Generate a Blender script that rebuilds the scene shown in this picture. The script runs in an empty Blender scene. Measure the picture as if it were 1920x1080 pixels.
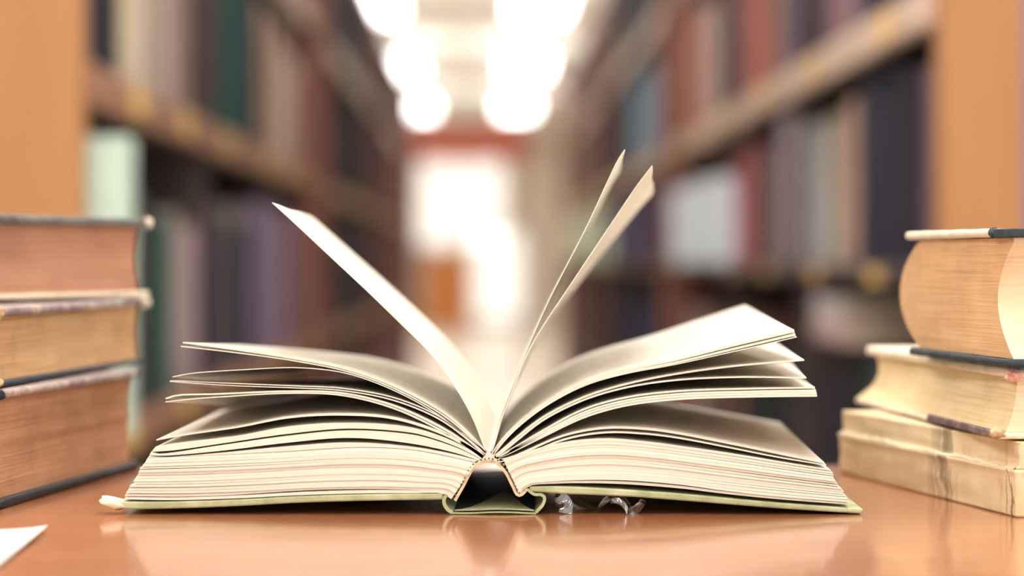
import bpy, bmesh, math, random
from mathutils import Vector, Matrix, noise
random.seed(7)
scn = bpy.context.scene
COL = scn.collection
TAB = 0.75                      # table top height
EYE = TAB + 0.1048              # camera height
FPX = 85 / 36 * 1920            # focal length in pixels of the 1920 wide frame
VX, VY = 905, 490               # vanishing point of the aisle

# ------------------------------------------------------------------ camera
cd = bpy.data.cameras.new('camera')
cam = bpy.data.objects.new('camera', cd)
COL.objects.link(cam)
cam.location = (0, 0, EYE)
cam.rotation_euler = (math.pi / 2, 0, 0)
cd.lens = 85
cd.sensor_width = 36
cd.shift_x = (960 - VX) / 1920
cd.shift_y = -(540 - VY) / 1920
cd.clip_start = 0.02
cd.clip_end = 200
cd.dof.use_dof = True
cd.dof.focus_distance = 1.005
cd.dof.aperture_fstop = 4.4
scn.camera = cam
# ------------------------------------------------------------------ world, exposure
w = bpy.data.worlds.new('world')
scn.world = w
w.use_nodes = True
w.node_tree.nodes['Background'].inputs[0].default_value = (1.0, 0.97, 0.95, 1)
w.node_tree.nodes['Background'].inputs[1].default_value = 2.4
vs = scn.view_settings
vs.view_transform = 'Standard'
vs.look = 'None'
vs.gamma = 1
vs.use_curve_mapping = False
vs.exposure = -0.06
LAMP = 10.5                     # ceiling luminaire strength
WINDOW = 1.1                    # daylight in the far window


def P(px, py, Y=1.0):
    """world point seen at pixel (px,py) at distance Y from the camera"""
    return Vector(((px - VX) / FPX * Y, Y, EYE - (py - VY) / FPX * Y))


def G(px, py, z=TAB):
    """world point at pixel on the horizontal plane z"""
    Y = (EYE - z) * FPX / (py - VY)
    return P(px, py, Y)


def lin(c):
    return tuple(((v / 255) / 12.92 if v / 255 <= 0.04045 else ((v / 255 + 0.055) / 1.055) ** 2.4) for v in c) + (1,)


# ------------------------------------------------------------------ materials
MATS = {}


class N:
    """small node-tree helper"""
    def __init__(self, name, rough=0.6, spec=0.4, coat=0.0, coat_rough=0.1):
        m = bpy.data.materials.new(name)
        m.use_nodes = True
        self.m, self.t = m, m.node_tree
        self.b = self.t.nodes['Principled BSDF']
        self.b.inputs['Roughness'].default_value = rough
        self.b.inputs['Specular IOR Level'].default_value = spec
        self.b.inputs['Coat Weight'].default_value = coat
        self.b.inputs['Coat Roughness'].default_value = coat_rough
        MATS[name] = m

    def new(self, typ, **kw):
        n = self.t.nodes.new(typ)
        for k, v in kw.items():
            if k.startswith('_'):
                setattr(n, k[1:], v)
            else:
                n.inputs[k].default_value = v
        return n

    def link(self, a, b):
        self.t.links.new(a, b)

    def coords(self, out='Object', scale=(1, 1, 1)):
        tc = self.new('ShaderNodeTexCoord')
        mp = self.new('ShaderNodeMapping')
        mp.inputs['Scale'].default_value = scale
        self.link(tc.outputs[out], mp.inputs['Vector'])
        return mp.outputs[0]

    def noise(self, vec, scale=1.0, detail=3.0, rough=0.6):
        n = self.new('ShaderNodeTexNoise')
        n.inputs['Scale'].default_value = scale
        n.inputs['Detail'].default_value = detail
        n.inputs['Roughness'].default_value = rough
        self.link(vec, n.inputs['Vector'])
        return n.outputs['Fac']

    def ramp(self, fac, stops):
        r = self.new('ShaderNodeValToRGB')
        e = r.color_ramp.elements
        while len(e) < len(stops):
            e.new(0.5)
        for i, (p, c) in enumerate(stops):
            e[i].position = p
            e[i].color = c if len(c) == 4 else lin(c)
        self.link(fac, r.inputs['Fac'])
        return r.outputs['Color']

    def mix(self, fac, a, b, mode='MIX'):
        n = self.new('ShaderNodeMix', _data_type='RGBA', _blend_type=mode)
        for sock, v in ((n.inputs[0], fac), (n.inputs[6], a), (n.inputs[7], b)):
            if hasattr(v, 'node'):
                self.link(v, sock)
            elif isinstance(v, (int, float)):
                sock.default_value = v
            else:
                sock.default_value = v if len(v) == 4 else lin(v)
        return n.outputs[2]

    def math(self, op, a, b=0.0):
        n = self.new('ShaderNodeMath', _operation=op)
        for i, v in enumerate((a, b)):
            if hasattr(v, 'node'):
                self.link(v, n.inputs[i])
            else:
                n.inputs[i].default_value = v
        return n.outputs[0]

    def color(self, c):
        if hasattr(c, 'node'):
            self.link(c, self.b.inputs['Base Color'])
        else:
            self.b.inputs['Base Color'].default_value = lin(c)
        return self

    def bump(self, h, strength=0.3, dist=0.001):
        n = self.new('ShaderNodeBump')
        n.inputs['Strength'].default_value = strength
        n.inputs['Distance'].default_value = dist
        self.link(h, n.inputs['Height'])
        self.link(n.outputs[0], self.b.inputs['Normal'])
        return self


def plain(name, c, rough=0.6, var=0.12, scale=30, **kw):
    k = N(name, rough, **kw)
    f = k.noise(k.coords('Object'), scale, 4)
    d = tuple(v * (1 - var) for v in c)
    e = tuple(min(255, v * (1 + var * 0.5)) for v in c)
    k.color(k.ramp(f, [(0.3, d), (0.7, e)]))
    k.bump(f, 0.15, 0.0005)
    return k.m


def make_materials():
    # loose page: cream paper with faint rows of print inside the margins (UV in metres: u from spine, v along spine)
    k = N('paper', 0.75, 0.25)
    uv = k.coords('UV')
    big = k.noise(uv, 22, 3)
    base = k.ramp(big, [(0.3, (236, 230, 216)), (0.7, (244, 239, 227))])
    sep = k.new('ShaderNodeSeparateXYZ')
    k.link(uv, sep.inputs[0])
    u, v = sep.outputs[0], sep.outputs[1]
    rows = k.math('GREATER_THAN', k.math('SINE', k.math('MULTIPLY', v, 2 * math.pi / 0.0062)), 0.25)
    word = k.math('GREATER_THAN', k.noise(k.coords('UV', (260, 161, 1)), 1.0, 2), 0.47)
    mask = k.math('MULTIPLY', k.math('GREATER_THAN', u, 0.022), k.math('LESS_THAN', u, 0.106))
    mask = k.math('MULTIPLY', mask, k.math('MULTIPLY', k.math('GREATER_THAN', v, 0.022), k.math('LESS_THAN', v, 0.178)))
    ink = k.math('MULTIPLY', k.math('MULTIPLY', rows, word), k.math('MULTIPLY', mask, 0.32))
    k.color(k.mix(ink, base, (120, 112, 104)))
    # the same paper on single loose leaves lets some light through
    m = k.m.copy()
    m.name = 'paper_leaf'
    MATS['paper_leaf'] = m
    nt = m.node_tree
    tl = nt.nodes.new('ShaderNodeBsdfTranslucent')
    tl.inputs[0].default_value = (1.0, 0.98, 0.93, 1)
    ms = nt.nodes.new('ShaderNodeMixShader')
    ms.inputs[0].default_value = 0.22
    nt.links.new(nt.nodes['Principled BSDF'].outputs[0], ms.inputs[1])
    nt.links.new(tl.outputs[0], ms.inputs[2])
    nt.links.new(ms.outputs[0], nt.nodes['Material Output'].inputs['Surface'])
    # cut edge of many leaves: fine stripes along the length (UV v is the thickness)
    k = N('page_edge', 0.8, 0.2)
    st = k.noise(k.coords('UV', (4, 2600, 1)), 1.0, 3, 0.7)
    bl = k.noise(k.coords('UV', (40, 160, 1)), 1.0, 3)
    c = k.ramp(st, [(0.3, (200, 190, 172)), (0.48, (228, 225, 211)), (0.7, (240, 237, 225))])
    k.color(k.mix(k.math('MULTIPLY', bl, 0.35), c, (230, 221, 204)))
    k.bump(st, 0.5, 0.0003)
    # pale olive cloth of the open book
    k = N('green_cloth', 0.75, 0.3)
    f = k.noise(k.coords('Object'), 60, 5)
    we = k.noise(k.coords('Object', (1, 1, 1)), 1400, 2)
    c = k.ramp(f, [(0.3, (150, 156, 116)), (0.55, (180, 184, 146)), (0.75, (206, 204, 176))])
    k.color(c)
    k.bump(we, 0.35, 0.0004)
    plain('liner_shade', (52, 58, 66), 0.8, 0.1, 80)  # dark tone put in for the shade within the spine
    plain('spine_lining', (214, 196, 160), 0.85, 0.2, 300)
    plain('thread', (118, 100, 74), 0.85, 0.2, 300)

    # aged text blocks of the stacked books; local z is the thickness
    def block(name, dark, mid, light, stripes=900, blot=18):
        k = N(name, 0.8, 0.2)
        st = k.noise(k.coords('Object', (9, 9, stripes)), 1.0, 3, 0.65)
        bl = k.noise(k.coords('Object', (1, 1, 1.6)), blot, 5, 0.65)
        c = k.ramp(st, [(0.28, dark), (0.5, mid), (0.72, light)])
        sh = k.ramp(bl, [(0.3, tuple(v * 0.80 for v in mid)), (0.5, mid), (0.72, light)])
        k.color(k.mix(0.5, c, sh))
        k.bump(st, 0.6, 0.0006)
    block('block_russet', (142, 98, 78), (178, 130, 106), (194, 148, 122), 700)
    block('block_tan', (162, 122, 84), (198, 158, 116), (212, 176, 134), 900)
    block('block_brown', (144, 102, 76), (186, 140, 108), (206, 162, 128), 800, 26)
    block('block_amber', (176, 128, 88), (216, 174, 130), (232, 198, 154), 900)
    block('block_cream', (200, 170, 122), (232, 208, 162), (242, 224, 184), 700)
    block('block_pale', (212, 196, 156), (236, 222, 188), (244, 234, 206), 700)

    def board(name, base, worn, lo=0.45, hi=0.62, scale=55):
        k = N(name, 0.6, 0.4)
        f = k.noise(k.coords('Object'), scale, 6, 0.7)
        k.color(k.ramp(f, [(lo, base), (hi, worn)]))
        k.bump(f, 0.4, 0.0006)
    board('board_slate', (76, 78, 84), (142, 136, 128), 0.36, 0.72, 40)
    board('board_bone', (216, 204, 180), (170, 156, 140), 0.52, 0.72)
    board('board_mauve', (128, 112, 116), (190, 172, 160), 0.42, 0.66)
    board('board_navy', (34, 40, 52), (58, 64, 76), 0.4, 0.75)
    board('board_black', (28, 32, 40), (60, 62, 70), 0.5, 0.8)
    board('board_ivory', (236, 224, 200), (214, 194, 160), 0.45, 0.7)
    board('board_teal', (40, 54, 62), (86, 98, 104), 0.5, 0.78)
    board('board_plum', (98, 78, 84), (150, 128, 126), 0.45, 0.7, 90)
    board('corner_tan', (206, 178, 140), (160, 128, 100), 0.45, 0.7, 120)
    board('pink_tear', (196, 120, 110), (236, 212, 190), 0.42, 0.6, 140)

    # stained cream wrapper of the lowest right-hand book
    k = N('wrapper', 0.75, 0.3)
    co = k.coords('Object')
    f = k.noise(co, 24, 5, 0.65)
    c = k.ramp(f, [(0.3, (214, 188, 146)), (0.55, (232, 212, 174)), (0.75, (240, 226, 194))])
    drip = k.noise(k.coords('Object', (95, 95, 14)), 1.0, 5, 0.7)
    sx = k.new('ShaderNodeSeparateXYZ')
    k.link(co, sx.inputs[0])

    def near(u, wd):
        d = k.math('ABSOLUTE', k.math('SUBTRACT', sx.outputs[0], u))
        return k.math('MAXIMUM', k.math('SUBTRACT', 1.0, k.math('DIVIDE', d, wd)), 0.0)
    st = k.math('MAXIMUM', near(0.135, 0.020), near(0.212, 0.014))
    st = k.math('MULTIPLY', st, k.math('GREATER_THAN', drip, 0.5))
    st = k.math('MULTIPLY', st, k.math('LESS_THAN', sx.outputs[1], 0.008))
    st = k.math('MULTIPLY', st, 0.75)
    k.color(k.mix(st, c, (96, 74, 54)))
    k.bump(f, 0.4, 0.001)

    # varnished table
    k = N('table_wood', 0.22, 0.5, coat=0.6, coat_rough=0.09)
    g = k.noise(k.coords('Object', (2.2, 40, 40)), 1.0, 5, 0.65)
    g2 = k.noise(k.coords('Object', (6, 160, 160)), 1.0, 3, 0.6)
    c = k.ramp(g, [(0.3, (162, 102, 66)), (0.55, (186, 122, 82)), (0.75, (202, 138, 96))])
    k.color(k.mix(k.math('MULTIPLY', g2, 0.3), c, (118, 70, 46)))
    k.bump(g2, 0.05, 0.0003)
    k = N('case_wood', 0.45, 0.4)
    g = k.noise(k.coords('Object', (30, 30, 1.6)), 1.0, 5, 0.65)
    k.color(k.ramp(g, [(0.3, (150, 104, 62)), (0.7, (166, 118, 70))]))
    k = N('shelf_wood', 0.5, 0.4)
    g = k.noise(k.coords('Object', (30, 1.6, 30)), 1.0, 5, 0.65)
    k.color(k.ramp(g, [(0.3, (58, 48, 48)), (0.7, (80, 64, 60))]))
    k = N('redwood', 0.45, 0.4)
    g = k.noise(k.coords('Object', (30, 30, 1.6)), 1.0, 5, 0.65)
    k.color(k.ramp(g, [(0.3, (128, 80, 66)), (0.7, (150, 98, 80))]))
    plain('lip', (214, 186, 164), 0.45, 0.1, 20)
    plain('lip_brown', (160, 116, 90), 0.45, 0.12, 20)
    plain('label_card', (236, 196, 120), 0.5, 0.06, 20)
    plain('lavender', (112, 110, 162), 0.6, 0.05, 6)
    plain('ceiling_paint', (250, 246, 240), 0.8, 0.02, 3)
    plain('wall_paint', (236, 224, 208), 0.8, 0.04, 3)
    plain('orange_paint', (246, 158, 76), 0.5, 0.05, 3)
    plain('red_paint', (240, 92, 58), 0.5, 0.05, 3)
    plain('white_metal', (235, 233, 228), 0.4, 0.03, 8)
    plain('white_paper', (216, 215, 211), 0.7, 0.03, 30)
    k = N('floor_tile', 0.25, 0.5)
    g = k.noise(k.coords('Object', (1, 1, 1)), 3, 4)
    k.color(k.ramp(g, [(0.3, (236, 224, 208)), (0.7, (246, 236, 222))]))
    # lamps and daylit glass
    for nm, c, s in (('lamp_glow', (1.0, 0.97, 0.935), LAMP), ('daylight_glass', (1.0, 0.97, 0.86), WINDOW)):
        k = N(nm)
        k.b.inputs['Base Color'].default_value = (0.8, 0.8, 0.8, 1)
        k.b.inputs['Emission Color'].default_value = c + (1,)
        k.b.inputs['Emission Strength'].default_value = s
    # clear wrap
    k = N('clear_plastic', 0.06, 0.6)
    tr = k.new('ShaderNodeBsdfTransparent')
    tr.inputs[0].default_value = (0.94, 0.95, 0.97, 1)
    gl = k.new('ShaderNodeBsdfGlossy')
    gl.inputs['Roughness'].default_value = 0.08
    lw = k.new('ShaderNodeLayerWeight')
    lw.inputs[0].default_value = 0.35
    ms = k.new('ShaderNodeMixShader')
    k.link(k.math('ADD', k.math('MULTIPLY', lw.outputs['Fresnel'], 0.55), 0.07), ms.inputs[0])
    k.link(tr.outputs[0], ms.inputs[1])
    k.link(gl.outputs[0], ms.inputs[2])
    k.link(ms.outputs[0], k.t.nodes['Material Output'].inputs['Surface'])
    # shelved books: cover takes the object's own colour; a paler call-number label low on the spine
    for nm in ('book_cloth', 'book_cloth_mass'):
        k = N(nm, 0.55, 0.4)
        if nm == 'book_cloth':
            src = k.new('ShaderNodeObjectInfo').outputs['Color']
        else:
            a = k.new('ShaderNodeAttribute', _attribute_name='tint')
            src = a.outputs['Color']
        f = k.noise(k.coords('Object'), 25, 4)
        k.color(k.mix(k.math('MULTIPLY', f, 0.2), src, (80, 70, 70)))
    plain('book_pages', (222, 206, 178), 0.8, 0.1, 60)


make_materials()


# ------------------------------------------------------------------ object helpers
def link(o, parent=None):
    COL.objects.link(o)
    if parent is not None:
        o.parent = parent
    return o


def mesh_obj(name, verts, faces, mats, parent=None, midx=None, uvs=None, smooth=False):
    me = bpy.data.meshes.new(name)
    me.from_pydata([tuple(v) for v in verts], [], faces)
    for m in (mats if isinstance(mats, (list, tuple)) else [mats]):
        me.materials.append(MATS[m])
    if midx:
        me.polygons.foreach_set('material_index', midx)
    if uvs:
        ul = me.uv_layers.new(name='UVMap')
        ul.data.foreach_set('uv', [c for f in uvs for p in f for c in p])
    if smooth:
        me.polygons.foreach_set('use_smooth', [True] * len(me.polygons))
    me.validate()
    me.update()
    return link(bpy.data.objects.new(name, me), parent)


def fix_normals(o):
    bm = bmesh.new()
    bm.from_mesh(o.data)
    bmesh.ops.recalc_face_normals(bm, faces=bm.faces)
    bm.to_mesh(o.data)
    bm.free()
    return o


def bevel(o, width, seg=2, angle=35):
    md = o.modifiers.new('bevel', 'BEVEL')
    md.width = width
    md.segments = seg
    md.limit_method = 'ANGLE'
    md.angle_limit = math.radians(angle)
    return o


def empty(name, loc, rz=0.0):
    o = bpy.data.objects.new(name, None)
    o.empty_display_size = 0.05
    o.location = loc
    o.rotation_euler = (0, 0, rz)
    return link(o)


def tag(o, label=None, cat=None, group=None, kind=None):
    if label:
        o['label'] = label
    if cat:
        o['category'] = cat
    if group:
        o['group'] = group
    if kind:
        o['kind'] = kind
    return o


BOXF = [(0, 3, 2, 1), (4, 5, 6, 7), (0, 1, 5, 4), (1, 2, 6, 5), (2, 3, 7, 6), (3, 0, 4, 7)]


def boxv(x0, x1, y0, y1, z0, z1):
    return [(x0, y0, z0), (x1, y0, z0), (x1, y1, z0), (x0, y1, z0), (x0, y0, z1), (x1, y0, z1), (x1, y1, z1), (x0, y1, z1)]


def box(name, b, mat, parent=None, bev=0.0, seg=2):
    o = mesh_obj(name, boxv(*b), BOXF, mat, parent)
    if bev:
        bevel(o, bev, seg)
    return o


def spline(pts, n):
    """Catmull-Rom through pts, resampled to n points by arc length"""
    p = [Vector(q) for q in pts]
    e = [p[0] * 2 - p[1]] + p + [p[-1] * 2 - p[-2]]
    fine = []
    for i in range(1, len(e) - 2):
        a, b, c, d = e[i - 1], e[i], e[i + 1], e[i + 2]
        ta = 0.0
        t1 = max((b - a).length, 1e-9) ** 0.5
        t2 = t1 + max((c - b).length, 1e-9) ** 0.5
        t3 = t2 + max((d - c).length, 1e-9) ** 0.5
        for k in range(12):
            t = t1 + (t2 - t1) * k / 12
            A1 = a * ((t1 - t) / (t1 - ta)) + b * ((t - ta) / (t1 - ta))
            A2 = b * ((t2 - t) / (t2 - t1)) + c * ((t - t1) / (t2 - t1))
            A3 = c * ((t3 - t) / (t3 - t2)) + d * ((t - t2) / (t3 - t2))
            B1 = A1 * ((t2 - t) / (t2 - ta)) + A2 * ((t - ta) / (t2 - ta))
            B2 = A2 * ((t3 - t) / (t3 - t1)) + A3 * ((t - t1) / (t3 - t1))
            fine.append(B1 * ((t2 - t) / (t2 - t1)) + B2 * ((t - t1) / (t2 - t1)))
    fine.append(p[-1])
    L = [0.0]
    for i in range(1, len(fine)):
        L.append(L[-1] + (fine[i] - fine[i - 1]).length)
    out, j = [], 0
    for i in range(n):
        s = L[-1] * i / (n - 1)
        while j < len(L) - 2 and L[j + 1] < s:
            j += 1
        f = (s - L[j]) / max(L[j + 1] - L[j], 1e-12)
        out.append(fine[j].lerp(fine[j + 1], min(max(f, 0), 1)))
    return out


# ------------------------------------------------------------------ the room
def struct(o):
    o['kind'] = 'structure'
    return o


def build_room():
    struct(box('floor', (-5, 5, -5, 32.2, -0.1, 0), 'floor_tile'))
    struct(box('ceiling', (-5, 5, -5, 32.2, 2.6, 2.7), 'ceiling_paint'))
    struct(box('wall_left', (-5.1, -5, -5, 32.2, 0, 2.6), 'wall_paint'))
    struct(box('wall_right', (5, 5.1, -5, 32.2, 0, 2.6), 'wall_paint'))
    struct(box('wall_back', (-5, 5, 32, 32.2, 0, 2.6), 'wall_paint'))
    # far window
    wn = struct(empty('window_1', (-0.28, 31.99, 1.02)))
    x0, x1, z0, z1 = -0.60, 0.60, 0.0, 1.20
    for i, (a, b, c, d) in enumerate(((x0, x1, z0, z0 + .05), (x0, x1, z1 - .05, z1), (x0, x0 + .05, z0 + .05, z1 - .05),
                                      (x1 - .05, x1, z0 + .05, z1 - .05))):
        box('window_frame', (a, b, -0.06, 0, c, d), 'white_metal', wn)
    box('mullion', (-0.02, 0.02, -0.055, 0, z0 + .05, z1 - .05), 'white_metal', wn)
    for a, b in ((x0 + .05, -0.02), (0.02, x1 - .05)):
        box('pane', (a, b, -0.03, -0.02, z0 + .05, z1 - .05), 'daylight_glass', wn)
    # glazed door beside it
    dr = struct(empty('door_1', (0.19, 31.99, 0)))
    for (a, b, c, d) in ((-.37, -.30, 0, 1.9 - .6), (.30, .37, 0, 1.3), (-.30, .30, 0, .1), (-.30, .30, 1.22, 1.3)):
        box('door_frame', (a, b, -0.05, 0, c, d), 'white_metal', dr)
    box('pane', (-.30, .30, -0.03, -0.02, .1, 1.22), 'daylight_glass', dr)
    # red fascia under the ceiling
    tag(box('red_fascia', (-1.0, 0.55, 31.5, 31.9, 2.24, 2.595), 'red_paint', None, 0.01),
        'blurred red fascia under the ceiling above the far window', 'sign')
    cb = tag(empty('orange_cabinet', (-0.47, 31.6, 0)), 'blurred orange cabinet below the far window at the end of the aisle', 'cabinet')
    box('body', (-.27, .27, -0.15, 0.25, 0.0, .94), 'orange_paint', cb, 0.01)
    for s in (-1, 1):
        dd = box('door', (min(s * .005, s * .255), max(s * .005, s * .255), -0.168, -0.1505, 0.06, .92), 'orange_paint', cb, 0.004)
        box('handle', (min(s * .03, s * .045), max(s * .03, s * .045), -0.195, -0.1685, .45, .6), 'white_metal', dd)


def ceiling_light(x, y, label, group):
    t = tag(empty('ceiling_light', (x, y, 2.6)), label, 'light', group)
    for q in (-.4, .4):
        box('rod', (-.01, .01, q - .01, q + .01, -.1245, -0.001), 'white_metal', t)
    box('housing', (-.115, .115, -.60, .60, -.145, -.125), 'white_metal', t, 0.004)
    box('diffuser', (-.16, .16, -.62, .62, -.215, -.1455), 'lamp_glow', t, 0.015)


ORD = ['first', 'second', 'third', 'fourth', 'fifth', 'sixth', 'seventh', 'eighth', 'ninth', 'tenth']
ONE = ['', 'first', 'second', 'third', 'fourth', 'fifth', 'sixth', 'seventh', 'eighth', 'ninth']
TEEN = ['tenth', 'eleventh', 'twelfth', 'thirteenth', 'fourteenth', 'fifteenth', 'sixteenth', 'seventeenth', 'eighteenth', 'nineteenth']
TEN = ['', '', 'twent', 'thirt', 'fort', 'fift', 'sixt', 'sevent', 'eight', 'ninet']


def ordinal(n):
    if n < 10:
        return ONE[n]
    if n < 20:
        return TEEN[n - 10]
    if n >= 100:
        return 'hundred and ' + ordinal(n - 100) if n > 100 else 'hundredth'
    return TEN[n // 10] + ('ieth' if n % 10 == 0 else 'y-' + ONE[n % 10])


def build_lights():
    ys = [2.9, 4.9, 7.3, 9.8, 12.0, 14.6, 19.4, 24.6]  # nearer ones are out of view, several added to brighten the shelves
    for side, x in (('left', -0.68), ('right', 0.345)):
        for i, y in enumerate(ys):
            ceiling_light(x, y, 'glowing ceiling light, %s from the table in the %s row over the aisle' % (ORD[i], side),
                          'ceiling lights over the aisle')
    for side, x in (('left', -2.7), ('right', 2.7)):  # unseen outer rows added to brighten the far ceiling and wall
        for i, y in enumerate((14.5, 18.5, 22.5, 26.5, 30.5)):
            ceiling_light(x, y, 'added unseen ceiling light over the far hall, %s of the %s outer row' % (ORD[i], side), 'added unseen ceiling lights over the far hall')
    for i, y in enumerate((-2.3, 0.15, 1.6)):  # unseen rows added to light the page tops and fronts
        for j, x in enumerate((-1.5, 0.15, 1.8)):
            ceiling_light(x, y, 'added unseen ceiling light over the reading area, %s row, %s from the left' % (('rear', 'middle', 'front')[i], ORD[j]),
                          'added unseen ceiling lights over the reading area')


# ------------------------------------------------------------------ bookcases and shelved books
FX = {-1: -0.397, 1: 0.453}     # aisle faces of the two bookcase runs
Y0, BAY = 2.4, 1.1
NBAY = 9
SHELF = {-1: [0.08, 0.34, 0.68, 1.056, 1.43], 1: [0.08, 0.46, 0.85, 1.137, 1.50]}
TOPZ = {-1: 1.74, 1: 1.80}
SIDE = {-1: 'left', 1: 'right'}
SHN = ['bottom', 'low', 'middle', 'upper', 'top']


def xr(s, a, b):
    """x interval measured from the aisle face outwards (a<b), sorted"""
    q = (FX[s] + s * a, FX[s] + s * b)
    return min(q), max(q)


def build_cases():
    D = 0.26
    for s in (-1, 1):
        for k in range(NBAY):
            y0 = Y0 + k * BAY
            y1 = y0 + BAY
            t = tag(empty('bookcase', (FX[s] + s * D / 2, y0 + BAY / 2, 0)),
                    'wooden bookcase bay full of books, %s from the table on the %s of the aisle' % (ORD[k], SIDE[s]),
                    'bookcase', 'bookcases along the aisle')
            ox, oy = t.location.x, t.location.y

            def bb(name, a, b, ya, yb, za, zb, mat, par=t, bev=0.002):
                x0, x1 = xr(s, a, b)
                return box(name, (x0 - ox, x1 - ox, ya - oy, yb - oy, za, zb), mat, par, bev)
            post = (k % 3 == 0)
            if k == 0:
                pw = 0.088 if s > 0 else 0.13
                bb('end_post', 0.0, pw, y0, y0 + 0.03, 0, TOPZ[s], 'case_wood', t, 0.003)
                bb('end_panel', pw + 0.0005, D, y0 + 0.012, y0 + 0.03, 0, TOPZ[s], 'lavender', t, 0.001)
            elif post:
                bb('end_post', -0.03, D, y0, y0 + 0.04, 0, TOPZ[s], 'redwood', t, 0.003)
            else:
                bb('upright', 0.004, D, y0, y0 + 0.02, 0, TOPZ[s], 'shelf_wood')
            u0 = y0 + (0.0405 if post and k else 0.0305)
            if k == NBAY - 1:
                bb('end_post', -0.05, D, y1 - 0.03, y1, 0, TOPZ[s], 'redwood', t, 0.003)
                y1 -= 0.0305
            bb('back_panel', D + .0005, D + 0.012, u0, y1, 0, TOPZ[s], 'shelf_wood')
            for i, z in enumerate(SHELF[s]):
                th = 0.022 if (s, i) == (1, 2) else 0.042
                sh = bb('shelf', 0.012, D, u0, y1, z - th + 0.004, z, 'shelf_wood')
                lipm = 'lip' if (i >= 4 or (s > 0 and i == 3)) else ('lip_brown' if s < 0 else 'shelf_wood')
                bb('shelf_lip', -0.004, 0.0115, u0, y1, z - th, z, lipm, sh)
                if i in (2, 3):
                    for q in (0.3, 0.8):
                        yy = y0 + q * BAY + random.uniform(-.1, .1)
                        bb('label_card', -0.0062, -0.0045, yy - .045, yy + .045, z - min(0.036, th - 0.002), z - 0.003, 'label_card', sh, 0)
            bb('case_top', -0.006, D + .012, y0, y1, TOPZ[s] + .0005, TOPZ[s] + 0.045, 'redwood')
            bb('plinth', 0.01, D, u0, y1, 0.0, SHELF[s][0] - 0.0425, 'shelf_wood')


# colour bands read along each shelf: (pixel x where the band ends, walking away from the table, colour, colour word, height fraction)
BANDS = {
    (-1, 3): [(225, (48, 66, 78), 'dark teal', .8), (300, (190, 162, 132), 'beige', .9), (332, (156, 132, 112), 'fawn', .85), (402, (168, 126, 108), 'rosy brown', .9),
              (438, (74, 60, 60), 'dark brown', .8), (500, (38, 78, 78), 'dark green', .92), (560, (206, 174, 140), 'cream', .85), (595, (146, 88, 76), 'red-brown', .8),
              (700, (50, 56, 72), 'navy', .9), (905, (140, 96, 86), 'russet', .9)],
    (-1, 2): [(228, (188, 212, 198), 'pale mint', .93), (300, (46, 50, 62), 'charcoal', .8), (318, (196, 150, 112), 'tan', .72), (338, (50, 92, 74), 'green', .7),
              (384, (170, 152, 138), 'greyish', .72), (432, (82, 70, 74), 'dark taupe', .8), (490, (42, 50, 68), 'navy', .78), (548, (146, 122, 138), 'mauve', .85),
              (600, (150, 102, 90), 'russet', .8), (705, (44, 58, 74), 'dark blue', .92), (905, (150, 98, 88), 'red-brown', .9)],
    (-1, 1): [(300, (50, 54, 66), 'charcoal', .8), (420, (140, 116, 104), 'taupe', .8), (520, (120, 90, 84), 'brown', .85), (640, (56, 60, 76), 'navy', .8), (905, (140, 96, 88), 'russet', .8)],
    (-1, 4): [(560, (90, 70, 66), 'brown', .8), (690, (50, 54, 68), 'navy', .9), (905, (100, 84, 80), 'taupe', .8)],
    (1, 3): [(1600, (60, 58, 72), 'slate', .85), (1540, (150, 108, 104), 'dusty pink', .8), (1445, (104, 82, 92), 'plum', .85), (1410, (184, 160, 138), 'beige', .8), (1345, (190, 112, 92), 'coral', .85),
             (1320, (232, 216, 198), 'ivory', .85), (1262, (216, 118, 88), 'orange-red', .85), (1180, (146, 150, 150), 'blue-grey', .85), (1100, (52, 56, 72), 'navy', .9), (905, (150, 120, 104), 'tan', .9)],
    (1, 2): [(1728, (120, 92, 92), 'mauve brown', .85), (1590, (40, 46, 62), 'navy', .9), (1562, (176, 136, 122), 'rosy beige', .9), (1520, (196, 166, 136), 'tan', .85), (1462, (150, 140, 142), 'grey', .9),
             (1405, (96, 78, 76), 'dark brown', .8), (1375, (176, 96, 90), 'red', .85), (1322, (250, 248, 246), 'white', .66), (1262, (246, 240, 238), 'off-white', .55), (1215, (110, 70, 66), 'maroon', .8),
             (1140, (90, 84, 108), 'violet-grey', .85), (1070, (240, 224, 168), 'pale yellow', .85), (905, (176, 120, 96), 'copper', .9)],
    (1, 1): [(1560, (34, 42, 56), 'navy', .8), (1390, (38, 46, 60), 'dark blue', .72), (1250, (140, 84, 72), 'red-brown', .85), (1180, (70, 64, 84), 'violet', .85), (1090, (46, 58, 72), 'dark blue', .9), (905, (160, 104, 92), 'russet', .9)],
    (1, 4): [(1400, (110, 80, 78), 'brown', .8), (1250, (190, 176, 166), 'pale grey', .8), (1100, (60, 60, 76), 'navy', .9), (905, (170, 140, 120), 'tan', .8)],
    (1, 0): [(905, (80, 66, 66), 'brown', .8)],
    (-1, 0): [(905, (80, 66, 66), 'brown', .8)],
}


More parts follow.
